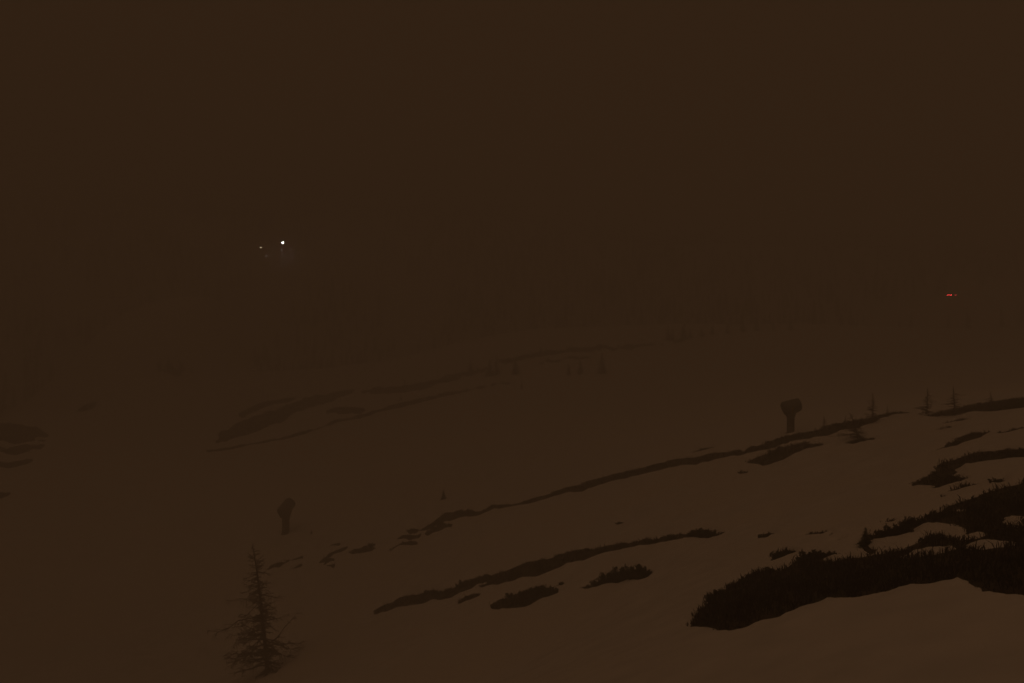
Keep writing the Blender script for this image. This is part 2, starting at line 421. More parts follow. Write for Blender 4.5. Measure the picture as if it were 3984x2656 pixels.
az_c = np.concatenate([np.arange(-180, -46, 3.0), np.arange(-46, -33, 1.0), np.arange(-33, 33, 0.25), np.arange(33, 46, 1.0), np.arange(46, 180.1, 3.0)])
rr_c = np.concatenate([[0.3], np.geomspace(1.5, 11.5, 10), np.geomspace(12, 420, 300), np.geomspace(430, 1300, 30)])
x2, y2, f2 = polar(az_c, rr_c)
z2 = height(x2, y2)
r2 = np.hypot(x2, y2)
s2 = bareness(x2, y2)
z2 = z2 - sstep(1.0, 3.5, -s2) * (0.05 + np.minimum(r2 / 200, 1.6)) - sstep(380, 440, r2) * 1.5
z2 = np.where((np.abs(np.degrees(np.arctan2(x2, y2))) > 33.5) | (r2 < 11.8), z2 - 0.3, z2)
ground = tag(obj('ground', mesh_np('ground', np.stack([x2, y2, z2], 1), f2, True), MAT['earth']), 'dark brown alpine turf laid bare where the snow has melted', 'ground', kind='structure')

# ------------------------------------------------------------------ heath: low twigs and grass over the bare turf
hv = []; hf = []
def twigs(px, py, pz, n, length, width, lean, rg):
    """n twig blades at every point; each blade is a bent strip of two quads"""
    N = len(px) * n
    X = np.repeat(px, n) + rg.normal(0, 1, N) * np.repeat(length, n) * 0.45
    Y = np.repeat(py, n) + rg.normal(0, 1, N) * np.repeat(length, n) * 0.45
    Z = np.repeat(pz, n) - 0.03
    L = np.repeat(length, n) * rg.uniform(0.45, 1.15, N)
    Wd = np.repeat(width, n) * rg.uniform(0.6, 1.3, N)
    a = rg.uniform(0, 2 * np.pi, N); le = rg.uniform(0.05, lean, N)
    dx, dy = np.cos(a), np.sin(a)
    b = rg.uniform(0, np.pi, N); ux, uy = np.cos(b) * Wd / 2, np.sin(b) * Wd / 2
    mid = np.stack([X + dx * le * L * 0.35, Y + dy * le * L * 0.35, Z + L * 0.55], 1)
    tip = np.stack([X + dx * le * L, Y + dy * le * L, Z + L * (1.0 - 0.25 * le)], 1)
    base = np.stack([X, Y, Z], 1); u = np.stack([ux, uy, 0 * ux], 1)
    V = np.stack([base - u * 0.7, base + u * 0.7, mid - u, mid + u, tip - u * 0.25, tip + u * 0.25], 1).reshape(-1, 3)
    o = np.arange(N)[:, None] * 6
    Fc = np.concatenate([o + np.array([0, 1, 3, 2]), o + np.array([2, 3, 5, 4])], 0)
    return V, Fc
base_i = 0
for P in BARE_W:
    c = P.mean(0); dist = np.hypot(*c)
    lo = P.min(0); hi = P.max(0)
    # sample uniformly, density falling with distance
    area = (hi[0] - lo[0]) * (hi[1] - lo[1])
    dn = 14.0 if dist < 60 else (5.0 if dist < 110 else (2.0 if dist < 200 else 0.8))
    n = int(min(area * dn, 60000))
    px = rng.uniform(lo[0], hi[0], n); py = rng.uniform(lo[1], hi[1], n)
    dd = np.hypot(px, py)
    if dist < 60:
        keep = rng.random(n) < np.clip((30 / np.maximum(dd, 8)) ** 1.2, 0.12, 1); px, py = px[keep], py[keep]
    sb = bareness(px, py)
    ok = (sb > -0.05) & (np.abs(px) < py * 0.75)
    px, py, sb = px[ok], py[ok], sb[ok]
    if not len(px): continue
    pz = height(px, py)
    dd = np.hypot(px, py)
    clump = 0.55 + 0.75 * np.clip(fbm(px / 2.2, py / 2.2, 3) + 0.35, 0, 1)
    ln = (0.15 + 0.17 * clump) * np.clip(0.5 + sb * 1.6, 0.5, 1.0) * (1 + np.clip(dd - 60, 0, 200) / 220)
    wd = 0.022 + dd * 0.00042
    V, Fc = twigs(px, py, pz, 6 if dist < 60 else 5, ln, wd, 0.9, rng)
    hv.append(V); hf.append(Fc + base_i); base_i += len(V)
V = np.concatenate(hv); Fc = np.concatenate(hf)
heath = tag(obj('heath', mesh_np('heath', V, Fc, False), MAT['heath']), 'low brown heather and dry grass on the melted patches', 'heath', kind='stuff')
print('heath quads', len(Fc))

# ------------------------------------------------------------------ plants
def needles(mb, p, d, size, rg, n=6):
    d = d.normalized()
    for k in range(n):
        v = Vector((rg.gauss(0, 1), rg.gauss(0, 1), rg.gauss(0, 1))).normalized()
        q = (d * rg.uniform(0.2, 1.0) + v * 0.75).normalized() * size * rg.uniform(0.6, 1.2)
        w = q.cross(Vector((rg.gauss(0, 1), rg.gauss(0, 1), rg.gauss(0, 1)))).normalized() * size * 0.17
        mb.quad(p - w * 0.6, p + q * 0.5 - w, p + q, p + q * 0.5 + w)

def make_shrub(seed, stems=15, br=5, tuft=0.14):
    """dwarf pine about 1 m high and 2 m wide at scale 1"""
    rg = random.Random(seed)
    st = MB(); fo = MB()
    for i in range(stems):
        a = 2 * math.pi * i / stems + rg.uniform(-0.3, 0.3)
        reach = rg.uniform(0.25, 1.0); h = rg.uniform(0.55, 1.0) * (1.08 - 0.5 * reach * reach)
        p0 = Vector((math.cos(a) * 0.12, math.sin(a) * 0.12, -0.12))
        pts = [p0]
        for k in range(1, 6):
            q = k / 5
            pts.append(Vector((math.cos(a) * (0.12 + reach * q ** 0.8), math.sin(a) * (0.12 + reach * q ** 0.8), -0.05 + h * q ** 1.5)) + Vector((rg.gauss(0, 0.03), rg.gauss(0, 0.03), rg.gauss(0, 0.02))))
        st.tube(pts, [0.035, 0.03, 0.026, 0.02, 0.014, 0.008], 4, False)
        for k in range(1, 6):
            d = (pts[k] - pts[k - 1])
            for j in range(br):
                side = Vector((rg.gauss(0, 1), rg.gauss(0, 1), abs(rg.gauss(0, 0.8)) + 0.2)).normalized()
                b0 = pts[k - 1] + d * rg.random()
                b1 = b0 + side * rg.uniform(0.10, 0.26)
                st.tube([b0, b1], [0.008, 0.005], 3, False)
                for w in (0.45, 0.75, 1.0):
                    needles(fo, b0.lerp(b1, w), side, tuft, rg, 5)
        needles(fo, pts[-1], pts[-1] - pts[-2], tuft * 1.3, rg, 8)
    return st.mesh('shrub_stems', True), fo.mesh('shrub_needles', False)

def make_larch(seed, H=10.0, nb=95, lean=0.0, bare_to=0.12, spread=0.23, twig_n=9, rb=0.16, thick=1.0, wild=0.0):
    """leafless larch: straight tapering trunk, level to drooping limbs, fine hanging twigs"""
    rg = random.Random(seed)
    tr = MB(); cr = MB()
    tp = []
    ph = rg.uniform(0, 6)
    for i in range(13):
        q = i / 12
        tp.append(Vector((lean * H * q ** 1.4 + 0.012 * H * math.sin(ph + 5 * q) * q, 0.01 * H * math.sin(ph * 2 + 4 * q) * q, -0.4 + (H + 0.4) * q)))
    tr.tube(tp, [rb * H / 10 * (1 - q / 12) ** 0.8 + 0.012 for q in range(13)], 8)
    for i in range(nb):
        q = bare_to + (0.985 - bare_to) * (i + rg.random()) / nb
        k = min(int(q * 12), 11); p = tp[k].lerp(tp[k + 1], q * 12 - k)
        L = H * spread * ((1 - q) ** 0.75 + 0.05) * rg.uniform(0.55, 1.15) * (0.55 + 0.45 * min(1, (q - bare_to) * 6 + 0.4))
        a = rg.uniform(0, 2 * math.pi); rise = rg.uniform(-0.25, 0.25) + (0.5 if q > 0.8 else 0)
        if wild:                                   # wind-torn crown: long and stunted limbs, some upswept
            L *= rg.choice((0.35, 0.6, 0.9, 1.0, 1.35)) * (0.95 + 0.35 * math.cos(a - 5 * q - 1.0))
            rise += rg.uniform(-0.3, 0.5)
            if rise > 0.25: L *= 0.6
        pts = [p]
        for j in range(1, 6):
            w = j / 5
            pts.append(p + Vector((math.cos(a) * L * w, math.sin(a) * L * w, L * (rise * w - 0.25 * w * w + 0.22 * w ** 4))) + Vector((rg.gauss(0, 1), rg.gauss(0, 1), rg.gauss(0, 1))) * L * 0.02)
        r0 = (0.035 * (1 - q) + 0.012) * H / 10 * thick
        cr.tube(pts, [r0, r0 * 0.85, r0 * 0.7, r0 * 0.5, r0 * 0.35, r0 * 0.15], 4, False)
        for j in range(twig_n):
            w = rg.uniform(0.25, 1.0); m = min(int(w * 5), 4); b0 = pts[m].lerp(pts[m + 1], w * 5 - m)
            sd = rg.choice((-1, 1))
            d = Vector((math.cos(a) * 0.6 - sd * math.sin(a), math.sin(a) * 0.6 + sd * math.cos(a), rg.uniform(-0.7, 0.35))).normalized()
            l2 = L * rg.uniform(0.14, 0.36) * (1.15 - 0.5 * w)
            b1 = b0 + d * l2 * 0.6; b2 = b0 + d * l2 + Vector((0, 0, -0.15 * l2))
            cr.tube([b0, b1, b2], [r0 * 0.4, r0 * 0.3, r0 * 0.12], 3, False)
            for g in range(3):
                c0 = b0.lerp(b2, rg.uniform(0.3, 1)); c1 = c0 + Vector((rg.gauss(0, 0.5), rg.gauss(0, 0.5), rg.uniform(-0.9, 0.3))).normalized() * l2 * 0.35
                cr.tube([c0, c1], [r0 * 0.22, r0 * 0.1], 3, False)
    return tr.mesh('larch_trunk'), cr.mesh('larch_crown', False)

def make_spruce(seed, H=4.0, nb=70, spread=0.26, low=0.04):
    rg = random.Random(seed)
    tr = MB(); cr = MB()
    tr.tube([(0, 0, -0.4), (0.02, 0, H * 0.5), (0, 0.02, H)], [0.10, 0.06, 0.012], 7)
    for i in range(nb):
        q = low + (0.97 - low) * (i + rg.random()) / nb
        L = H * spread * (1 - q) ** 0.85 * rg.uniform(0.6, 1.15) + 0.06 * H / 4
        a = i * 2.4 + rg.uniform(-0.4, 0.4)
        out = Vector((math.cos(a), math.sin(a), 0)); sd = Vector((-out.y, out.x, 0))
        p = Vector((0, 0, H * q))
        pts = [p + out * L * w + Vector((0, 0, L * (0.12 * w - 0.5 * w * w + 0.2 * w ** 3))) for w in (0, .33, .66, 1)]
        cr.tube(pts, [0.02, 0.014, 0.01, 0.004], 3, False)
        for j in range(9):
            w = (j + 0.6) / 9.2; m = min(int(w * 3), 2); b0 = pts[m].lerp(pts[m + 1], w * 3 - m)
            for sgn in (-1, 1):
                d = (out * 0.7 + sd * sgn + Vector((0, 0, rg.uniform(-0.55, -0.05)))).normalized()
                l2 = L * 0.42 * (1.1 - w) * rg.uniform(0.7, 1.2) + 0.05
                w2 = d.cross(Vector((rg.gauss(0, .4), rg.gauss(0, .4), 1))).normalized() * l2 * 0.24
                cr.quad(b0, b0 + d * l2 * 0.5 - w2, b0 + d * l2 + Vector((0, 0, -0.08 * l2)), b0 + d * l2 * 0.5 + w2)
        needles(cr, pts[-1], out, 0.10 * H / 4 + 0.05, rg, 4)
    return tr.mesh('spruce_trunk'), cr.mesh('spruce_crown', False)

SHRUB = [make_shrub(40 + k, 13 + 2 * (k % 3), 5) for k in range(4)]
LARCH_BIG = make_larch(5, 12.0, 190, lean=-0.125, bare_to=0.06, spread=0.36, twig_n=13, rb=0.19, thick=1.5, wild=1.0)
LARCH = [make_larch(21, 5.0, 110, 0.03, 0.08, 0.26, 10, rb=0.075, thick=2.6, wild=0.7), make_larch(22, 5.0, 110, -0.14, 0.12, 0.42, 10, rb=0.075, thick=2.6, wild=0.7), make_larch(23, 5.0, 110, 0.0, 0.1, 0.22, 10, rb=0.075, thick=2.6, wild=0.7)]
SPRUCE = [make_spruce(61, 4.0, 84, 0.40), make_spruce(62, 4.0, 84, 0.31), make_spruce(63, 4.0, 80, 0.48, 0.02)]

def plant(name, meshes, mats, names, u, v, h_px, unit_h, label, cat, group=None, w_scale=1.0, rz=None, lean=0.0, sink=0.05):
    p = spot(u, v)
    s = h_px * p.y / F / unit_h
    o = empty(name, (p.x, p.y, p.z - sink * s), (0, lean, R.uniform(0, 6.28) if rz is None else rz), (s * w_scale, s * w_scale, s))
    for nm, me, mt in zip(names, meshes, mats): obj(nm, me, MAT[mt], o)
    return tag(o, label, cat, group)

# (column, row of the foot, height px, width factor, label, group)
G1 = 'bushes at the tip of the long melted strip'
G2 = 'bushes of the lone thicket on the snow'
G3 = 'bushes of the low thicket under the long strip'
G4 = 'bushes along the upper rim of the heath slope'
G5 = 'bushes along the long melted strip'
G6 = 'tiny tufts on the open snow'
L1 = 'ragged dark dwarf pine at the tip of the long melted strip'
L2 = 'dark dwarf pine of the lone two-humped thicket on open snow'
L3 = 'dark dwarf pine of the low thicket below the long strip'
L4 = 'dark dwarf pine on the upper rim of the big heath slope'
L5 = 'low bush sticking up from the long narrow melted strip'
L6 = 'tiny dark tuft poking out of the open snow'
T1 = 'at the tip of the long melted strip'
T2 = 'of the lone two-humped thicket on open snow'
T3 = 'of the low thicket below the long strip'
T5 = 'on the long narrow melted strip'
SHRUBS = [
 (2705,2085,30,1.0,'dwarf pine starting the bush clump ' + T1,G1),(2735,2090,36,0.9,'tallest ragged dwarf pine ' + T1,G1),(2768,2093,34,0.9,'broad dwarf pine beside the tallest ' + T1,G1),(2800,2088,20,0.8,'low outer dwarf pine past the broad one ' + T1,G1),(2812,2082,16,0.6,'smallest outermost sprig ' + T1,G1),
 (2320,2278,22,1.1,'lowest creeping dwarf pine at the tail ' + T2,G2),(2360,2268,40,0.9,'middle-sized dwarf pine above the tail ' + T2,G2),(2405,2260,56,0.8,'dwarf pine forming the lower hump ' + T2,G2),(2440,2256,44,0.9,'dwarf pine filling the dip ' + T2,G2),(2470,2254,62,0.75,'dwarf pine forming the highest hump ' + T2,G2),(2497,2248,48,0.8,'dwarf pine shouldering the highest hump ' + T2,G2),(2515,2244,26,0.9,'short dwarf pine ending the blunt side ' + T2,G2),
 (1985,2322,18,1.2,'creeping dwarf pine at the thin tail ' + T3,G3),(2040,2318,24,1.0,'low dwarf pine next to the thin tail ' + T3,G3),(2080,2320,34,0.9,'mid-height dwarf pine in the middle ' + T3,G3),(2125,2318,40,0.8,'tallest dwarf pine ' + T3,G3),(2155,2308,28,0.9,'end dwarf pine next to the tallest ' + T3,G3),
 (1660,2312,18,1.0,'low bush at the downhill tail ' + T5,G5),(1800,2285,28,1.0,'biggest bush beside the snow notch ' + T5,G5),(1895,2258,22,1.1,'low bush just uphill of the snow notch ' + T5,G5),(2530,2112,16,1.1,'small bush along the thin part ' + T5,G5),(2610,2100,20,1.0,'small bush closest to the tip clump ' + T5,G5),(2420,2128,18,1.0,'small bush where the strip narrows ' + T5,G5),(2250,2155,20,1.0,'low bush on the broad middle ' + T5,G5),
 (2185,2274,12,1.0,'tiny tuft just above the low thicket on snow',None),(2412,2040,10,1.2,'tiny tuft alone on snow above the long strip',None),(2880,2048,8,1.3,'tiny tuft on snow past the ragged tip clump',None),(3172,2030,12,0.9,'tiny upright tuft above the thin bare scratches',G6),(3128,2060,9,1.2,'tiny flat tuft beside the thin bare scratches',G6),(3074,2103,8,1.0,'tiny tuft between melt hole bushes and scratches',G6),(3462,1902,10,0.9,'tiny tuft on snow near the big curved bare patch',G6),
 (2960,2095,18,0.9,'small dark bush lying in a melt hole uphill of the heath slope','pair of bushes in a melt hole'),(2990,2092,17,0.9,'small dark bush lying in a melt hole uphill of the heath slope','pair of bushes in a melt hole'),
 (3025,2174,30,0.9,'dark bush in the snow gap just off the heath rim','bushes off the heath rim'),(3060,2168,30,0.9,'dark bush in the snow gap just off the heath rim','bushes off the heath rim'),(3086,2162,22,0.8,'shorter dark bush in the snow gap beside the heath corner',None),
 (3140,2182,44,0.8,'tallest bush on the heath rim facing the snow gap',G4),(3180,2172,34,1.0,'broad bush next to the tallest one on the heath rim',G4),(3120,2190,24,1.0,'small bush at the foot of the tallest rim bush',G4),
 (2990,2228,22,1.2,'flat dwarf pine on the rim of the tongue of heath',G4),(2900,2268,24,1.2,'flat dwarf pine on the rim of the tongue of heath',G4),(2850,2292,24,1.2,'flat dwarf pine on the rim of the tongue of heath',G4),(2800,2318,26,1.1,'flat dwarf pine on the rim of the tongue of heath',G4),(2765,2335,24,1.0,'dwarf pine at the very end of the tongue of heath',G4),(2945,2240,22,1.0,'flat dwarf pine on the rim of the tongue of heath',G4),(3235,2166,22,1.2,'flat bush on the level stretch of the heath rim',G4),
 (3412,2104,24,0.9,'dark bush right beside the stunted conifer',G4),(3430,2090,30,0.9,'dark bush in the line climbing behind the kept snow',G4),(3470,2082,42,0.9,'dark bush in the line climbing behind the kept snow',G4),(3505,2076,44,0.9,'dark bush in the line climbing behind the kept snow',G4),(3540,2052,42,0.8,'upright bush at the head of the kept snow',G4),(3585,2042,28,1.0,'low bush above the kept snow',G4),(3640,2020,30,1.0,'low bush on the steep upper heath rim',G4),(3690,2010,26,1.1,'low bush on the steep upper heath rim',G4),
 (3650,2102,28,1.1,'dark bush crowning the hump between two snow slivers','bushes on the hump'),(3610,2112,26,1.1,'dark bush on the flank of the hump between two snow slivers','bushes on the hump'),
 (3872,1884,28,0.9,'lone dark bush in the snow band above the heath slope',None),
 (3768,1896,12,1.0,'small tuft at the end of the thin bare streak above the heath slope',None),
 (1445,2128,16,1.2,'low rounded bush on the detached oval bare spot',None),
 (1790,2004,18,1.2,'low bush on the widest part of the middle melted strip','bushes on the middle strip'),(1830,1996,18,1.0,'low bush on the widest part of the middle melted strip','bushes on the middle strip'),
]
for i, (u, v, h, wf, lab, g) in enumerate(SHRUBS):
    plant('dwarf_pine' if h > 14 else 'heather_tuft', SHRUB[i % 4], ('twig', 'needle'), ('stem', 'needles'), u, v, h, 1.02, lab, 'shrub', g, wf)

# stunted conifer on the heath rim
plant('spruce_sapling', SPRUCE[2], ('bark', 'needle'), ('trunk', 'crown'), 3368, 2124, 76, 4.0, 'stunted cone-shaped conifer at the corner of the heath slope', 'tree', None, 1.15)

# wood covering the far mountainside, a single dark mass in the fog
fv = []; ff = []; fb = 0
frg = np.random.default_rng(5)
fa = frg.uniform(-0.75, 0.75, 5200); fr = frg.uniform(425, 760, 5200)
fx, fy = fr * np.sin(fa), fr * np.cos(fa)
okf = bareness(fx, fy) > 0.3
fx, fy = fx[okf], fy[okf]; fz = height(fx, fy)
for k in range(len(fx)):
    H = frg.uniform(5, 11); w = H * frg.uniform(0.16, 0.24); ph = frg.uniform(0, 6.28)
    vs = [(fx[k], fy[k], fz[k] + H)]; fs_ = []
    for t_, (zz, ww) in enumerate(((0.72, 0.45), (0.42, 0.75), (0.12, 1.0))):
        for q in range(7):
            a_ = ph + q * 0.8976 + t_ * 0.4; rr_ = w * ww * frg.uniform(0.6, 1.15)
            vs.append((fx[k] + rr_ * math.cos(a_), fy[k] + rr_ * math.sin(a_), fz[k] + H * (zz - frg.uniform(0, 0.09))))
        top = len(vs) - 7
        vs.append((fx[k], fy[k], fz[k] + H * (zz + 0.34 if t_ else 1.0)))
        for q in range(7): fs_.append((len(vs) - 1, top + q, top + (q + 1) % 7))
    fv += vs; ff += [(a_ + fb, b_ + fb, c_ + fb) for a_, b_, c_ in fs_]; fb += len(vs)
tag(obj('forest', mesh_np('forest', np.array(fv), np.array(ff), False), MAT['needle']), 'dark conifer wood on the far mountainside swallowed by fog', 'forest', kind='stuff')

# big bare larch in front of the piste
plant('larch_tree', LARCH_BIG, ('bark', 'twig'), ('trunk', 'crown'), 1042, 2620, 510, 12.0, 'tall leafless larch with feathery drooping twigs standing on the lower slope', 'tree', None, 1.0, rz=0.0)

TREES = [
 (LARCH[1], 'larch', 3338, 1706, 100, 5.0, 2.0, 'bushy leaning bare larch between the two bare streaks', None),
 (LARCH[2], 'larch', 3395, 1650, 125, 5.0, 1.7, 'tallest thin bare larch rising from the misty bare streak', None),
 (LARCH[0], 'larch', 3288, 1662, 50, 5.0, 1.8, 'short bare larch on the streak beside the leaning larch', None),
 (LARCH[0], 'larch', 3206, 1676, 64, 5.0, 1.2, 'slim bare larch next to the snow cannon with the wide hood', None),
 (LARCH[0], 'larch', 3606, 1614, 110, 5.0, 1.7, 'bare larch where the far bare band begins', None),
 (LARCH[2], 'larch', 3712, 1622, 120, 5.0, 2.2, 'broad bare larch on the far bare band', None),
 (LARCH[1], 'larch', 3860, 1585, 62, 5.0, 1.2, 'small bare larch at the outer part of the far bare band', None),
 (LARCH[0], 'larch', 3452, 1626, 52, 5.0, 1.2, 'short bare larch past the tallest thin larch', None),
]
for me, kind, u, v, h, uh, wf, lab, g in TREES:
    plant('larch_tree', me, ('bark', 'twig'), ('trunk', 'crown'), u, v, h, uh, lab, 'tree', g, wf)

LR = 'small dark spruce in the misty row below the upper melted line'
LC = 'faint spruce standing on the misty ridge crest'
LH = 'faint spruce in the clump on the rounded hill'
SPR = [
 (0,1832,1462,62,1.1,'broad dark spruce starting the misty row below the upper melted line','spruces below the upper line'),(2,1905,1462,66,0.9,'dark spruce of the close pair in the misty row','spruces below the upper line'),(1,1932,1460,74,1.1,'dark spruce of the close pair in the misty row','spruces below the upper line'),(0,2006,1455,62,1.1,'single spruce next to the close pair in the misty row','spruces below the upper line'),
 (1,2212,1462,52,1.0,'short faint spruce beside the tallest spruce of the misty row','spruces below the upper line'),(0,2258,1456,56,0.9,'short faint spruce beside the tallest spruce of the misty row','spruces below the upper line'),(1,2342,1455,84,1.2,'tallest dark spruce in the misty row below the upper melted line',None),
 (0,2600,1326,58,1.0,'faint spruce in the cluster where the upper melted line meets the crest','spruces on the ridge crest'),(1,2616,1324,50,1.0,'faint spruce in the cluster where the upper melted line meets the crest','spruces on the ridge crest'),(0,2660,1322,66,1.1,'faint spruce in the cluster where the upper melted line meets the crest','spruces on the ridge crest'),(1,2686,1318,44,1.0,'faint spruce in the cluster where the upper melted line meets the crest','spruces on the ridge crest'),
 (2,2730,1310,40,1.0,'faint spruce in the loose line along the open ridge crest','spruces on the ridge crest'),(0,2772,1302,44,1.0,'faint spruce in the loose line along the open ridge crest','spruces on the ridge crest'),(1,2830,1298,46,1.1,'faint spruce in the loose line along the open ridge crest','spruces on the ridge crest'),(2,2890,1292,42,1.1,'faint spruce in the loose line along the open ridge crest','spruces on the ridge crest'),(0,2944,1288,44,1.1,'faint spruce in the loose line along the open ridge crest','spruces on the ridge crest'),(1,3010,1286,36,1.1,'faint spruce in the loose line along the open ridge crest','spruces on the ridge crest'),(2,3075,1286,38,1.2,'faint spruce in the loose line along the open ridge crest','spruces on the ridge crest'),
 (2,620,1432,34,1.3,LH,'spruces on the rounded hill'),(0,655,1432,40,1.1,LH,'spruces on the rounded hill'),(2,705,1440,36,1.3,LH,'spruces on the rounded hill'),(1,745,1450,28,1.2,LH,'spruces on the rounded hill'),
 (1,1574,1492,22,1.2,'tiny spruce sprouting from the upper bare patches',None),(2,1726,1944,42,0.9,'lone small spruce sapling on the open piste',None),(0,2104,1372,26,1.1,'tiny spruce at the start of the upper melted line',None),
 (1,2030,1516,34,0.9,'small spruce just under the thin lower streak',None),(2,1212,2078,14,1.4,'tiny conifer seedling downhill of the narrow snow cannon',None),
 (1,1560,1560,26,1.1,'tiny spruce between the two upper bare bands',None),
]
for k, u, v, h, wf, lab, g in SPR:
    plant('spruce_tree', SPRUCE[k], ('bark', 'needle'), ('trunk', 'crown'), u, v, h, 4.0, lab, 'tree', g, wf)

# ------------------------------------------------------------------ snow cannons under their covers
def snow_cannon(u, v, h_px, yaw, tilt, headw, label):
    p = spot(u, v)
    s = h_px * p.y / F / 4.3                    # drawn 4.3 m tall
    o = empty('snow_cannon', (p.x, p.y, p.z + 0.02), (0, 0, yaw), s)
    b = MB(); b.lathe([(0.62, -0.25), (0.62, 0.05), (0.58, 0.10), (0.30, 0.12)], 20); obj('base_plate', b.mesh('base_plate'), MAT['steel'], o)
    b = MB(); b.tube([(0, 0, 0), (0, 0, 2.55)], [0.16, 0.13], 14); obj('tower_pole', b.mesh('tower_pole'), MAT['steel'], o)
    # padded sleeve round the pole
    b = MB()
    prof = [(0.40, 0.06), (0.45, 0.12), (0.46, 0.5)]
    for k in range(1, 4):
        zc = 0.5 + k * 0.42; prof += [(0.46, zc - 0.05), (0.435, zc), (0.46, zc + 0.05)]
    prof += [(0.45, 2.05), (0.38, 2.12), (0.18, 2.13)]
    pad = obj('crash_pad', None or b_mesh(prof, 'crash_pad'), MAT['pad'], o)
    for k in range(3):
        b = MB(); zc = 0.92 + k * 0.42
        b.lathe([(0.438, zc - 0.03), (0.452, zc - 0.03), (0.452, zc + 0.03), (0.438, zc + 0.03)], 20, caps=False)
        obj('strap', b.mesh('strap'), MAT['black'], pad)
    # swivel head and fork
    b = MB(); b.lathe([(0.30, 2.14), (0.34, 2.2), (0.34, 2.45), (0.28, 2.52)], 18); obj('turntable', b.mesh('turntable'), MAT['black'], o)
    b = MB()
    for sgn in (-1, 1):
        b.tube([(0, sgn * 0.2, 2.45), (0, sgn * 0.72, 2.62), (0, sgn * 0.86, 3.0), (0, sgn * 0.86, 3.3)], [0.08, 0.08, 0.075, 0.06], 8)
    obj('yoke', b.mesh('yoke'), MAT['yellow'], o)
    M = Matrix.Translation((0.05, 0, 3.32)) @ Euler((0, math.pi / 2 - tilt, 0)).to_matrix().to_4x4()
    b = MB(); b.lathe([(0.50, -0.95), (0.62, -0.9), (0.66, -0.55), (0.60, -0.2), (0.60, 0.75), (0.64, 0.9), (0.64, 1.0), (0.55, 1.0), (0.52, 0.2)], 28, M, True)
    brl = obj('barrel', b.mesh('barrel'), MAT['yellow'], o)
    b = MB(); b.lathe([(0.54, 1.002), (0.63, 1.002), (0.62, 1.07), (0.55, 1.07), (0.54, 1.002)], 28, M, False)
    obj('nozzle_ring', b.mesh('nozzle_ring'), MAT['steel'], brl)
    b = MB(); b.box((-0.15, 0.55, 2.35), (0.5, 0.24, 0.62), None, 0.03); obj('control_box', b.mesh('control_box'), MAT['pad'], o)
    # tarpaulin hood pulled over the barrel and gathered round the pole
    rg = random.Random(int(u))
    vs = []; n = 40
    rings = [(-1.12, 0.30), (-1.10, 0.60), (-0.98, 0.76), (-0.5, 0.80), (0.2, 0.78), (0.85, 0.80), (1.10, 0.74), (1.20, 0.50), (1.22, 0.25)]
    ph = [rg.uniform(0, 6.28) for _ in range(4)]
    for z, rad in rings:
        for k in range(n):
            q = 2 * math.pi * k / n
            w = rad * (1 + 0.03 * math.sin(5 * q + ph[0] + z) + 0.02 * math.sin(9 * q + ph[1] - 2 * z))
            pt = M @ Vector((w * math.cos(q) * headw, w * math.sin(q) * headw, z))
            if pt.z < 3.2:                                    # cloth hangs and draws in towards the pole
                e = min(1.0, (3.2 - pt.z) / 0.9)
                pt.x = pt.x * (1 - 0.25 * e); pt.z -= 0.22 * e * (1 + 0.3 * math.sin(7 * q + ph[2]))
            vs.append(pt)
    fs = []
    m = len(rings)
    for i in range(m - 1):
        for k in range(n):
            k2 = (k + 1) % n; fs.append((i * n + k, i * n + k2, (i + 1) * n + k2, (i + 1) * n + k))
    fs.append(tuple(range(n))[::-1]); fs.append(tuple((m - 1) * n + k for k in range(n)))
    b = MB(); b.add(vs, fs)
    hood = obj('cover', b.mesh('cover'), MAT['tarp'], o)
    # skirt of the cover hanging round the yoke
    b = MB(); sk = []
    for z, rx, ry in ((2.98, 0.80, 0.80), (2.75, 0.70, 0.76), (2.5, 0.60, 0.66), (2.25, 0.54, 0.58), (2.02, 0.51, 0.53)):
        for k in range(n):
            q = 2 * math.pi * k / n
            w = 1 + (0.05 * math.sin(8 * q + ph[3]) + 0.03 * math.sin(13 * q)) * (3.0 - z)
            sk.append((rx * w * math.cos(q), ry * w * math.sin(q), z + (0.05 * math.sin(3 * q + ph[1]) if z < 2.1 else 0)))
    fs = [(i * n + k, i * n + (k + 1) % n, (i + 1) * n + (k + 1) % n, (i + 1) * n + k) for i in range(4) for k in range(n)]
    b.add(sk, fs); obj('cover_skirt', b.mesh('cover_skirt'), MAT['tarp'], hood)
    return tag(o, label, 'snow cannon', 'covered snow cannons beside the piste')

def b_mesh(prof, name):
    b = MB(); b.lathe(prof, 20); return b.mesh(name)

snow_cannon(3076, 1686, 136, 0.0, math.radians(14), 1.0, 'covered snow cannon with a wide slanting hood above the dark bare streak')
snow_cannon(1112, 2076, 130, math.radians(62), math.radians(34), 0.95, 'covered snow cannon with a narrow upright hood alone on the open piste')

# ------------------------------------------------------------------ lamps on the far slopes
def on_ray(u, v, d): return Vector(((u - PW / 2) / F * d, d, -(v - PH / 2) / F * d))

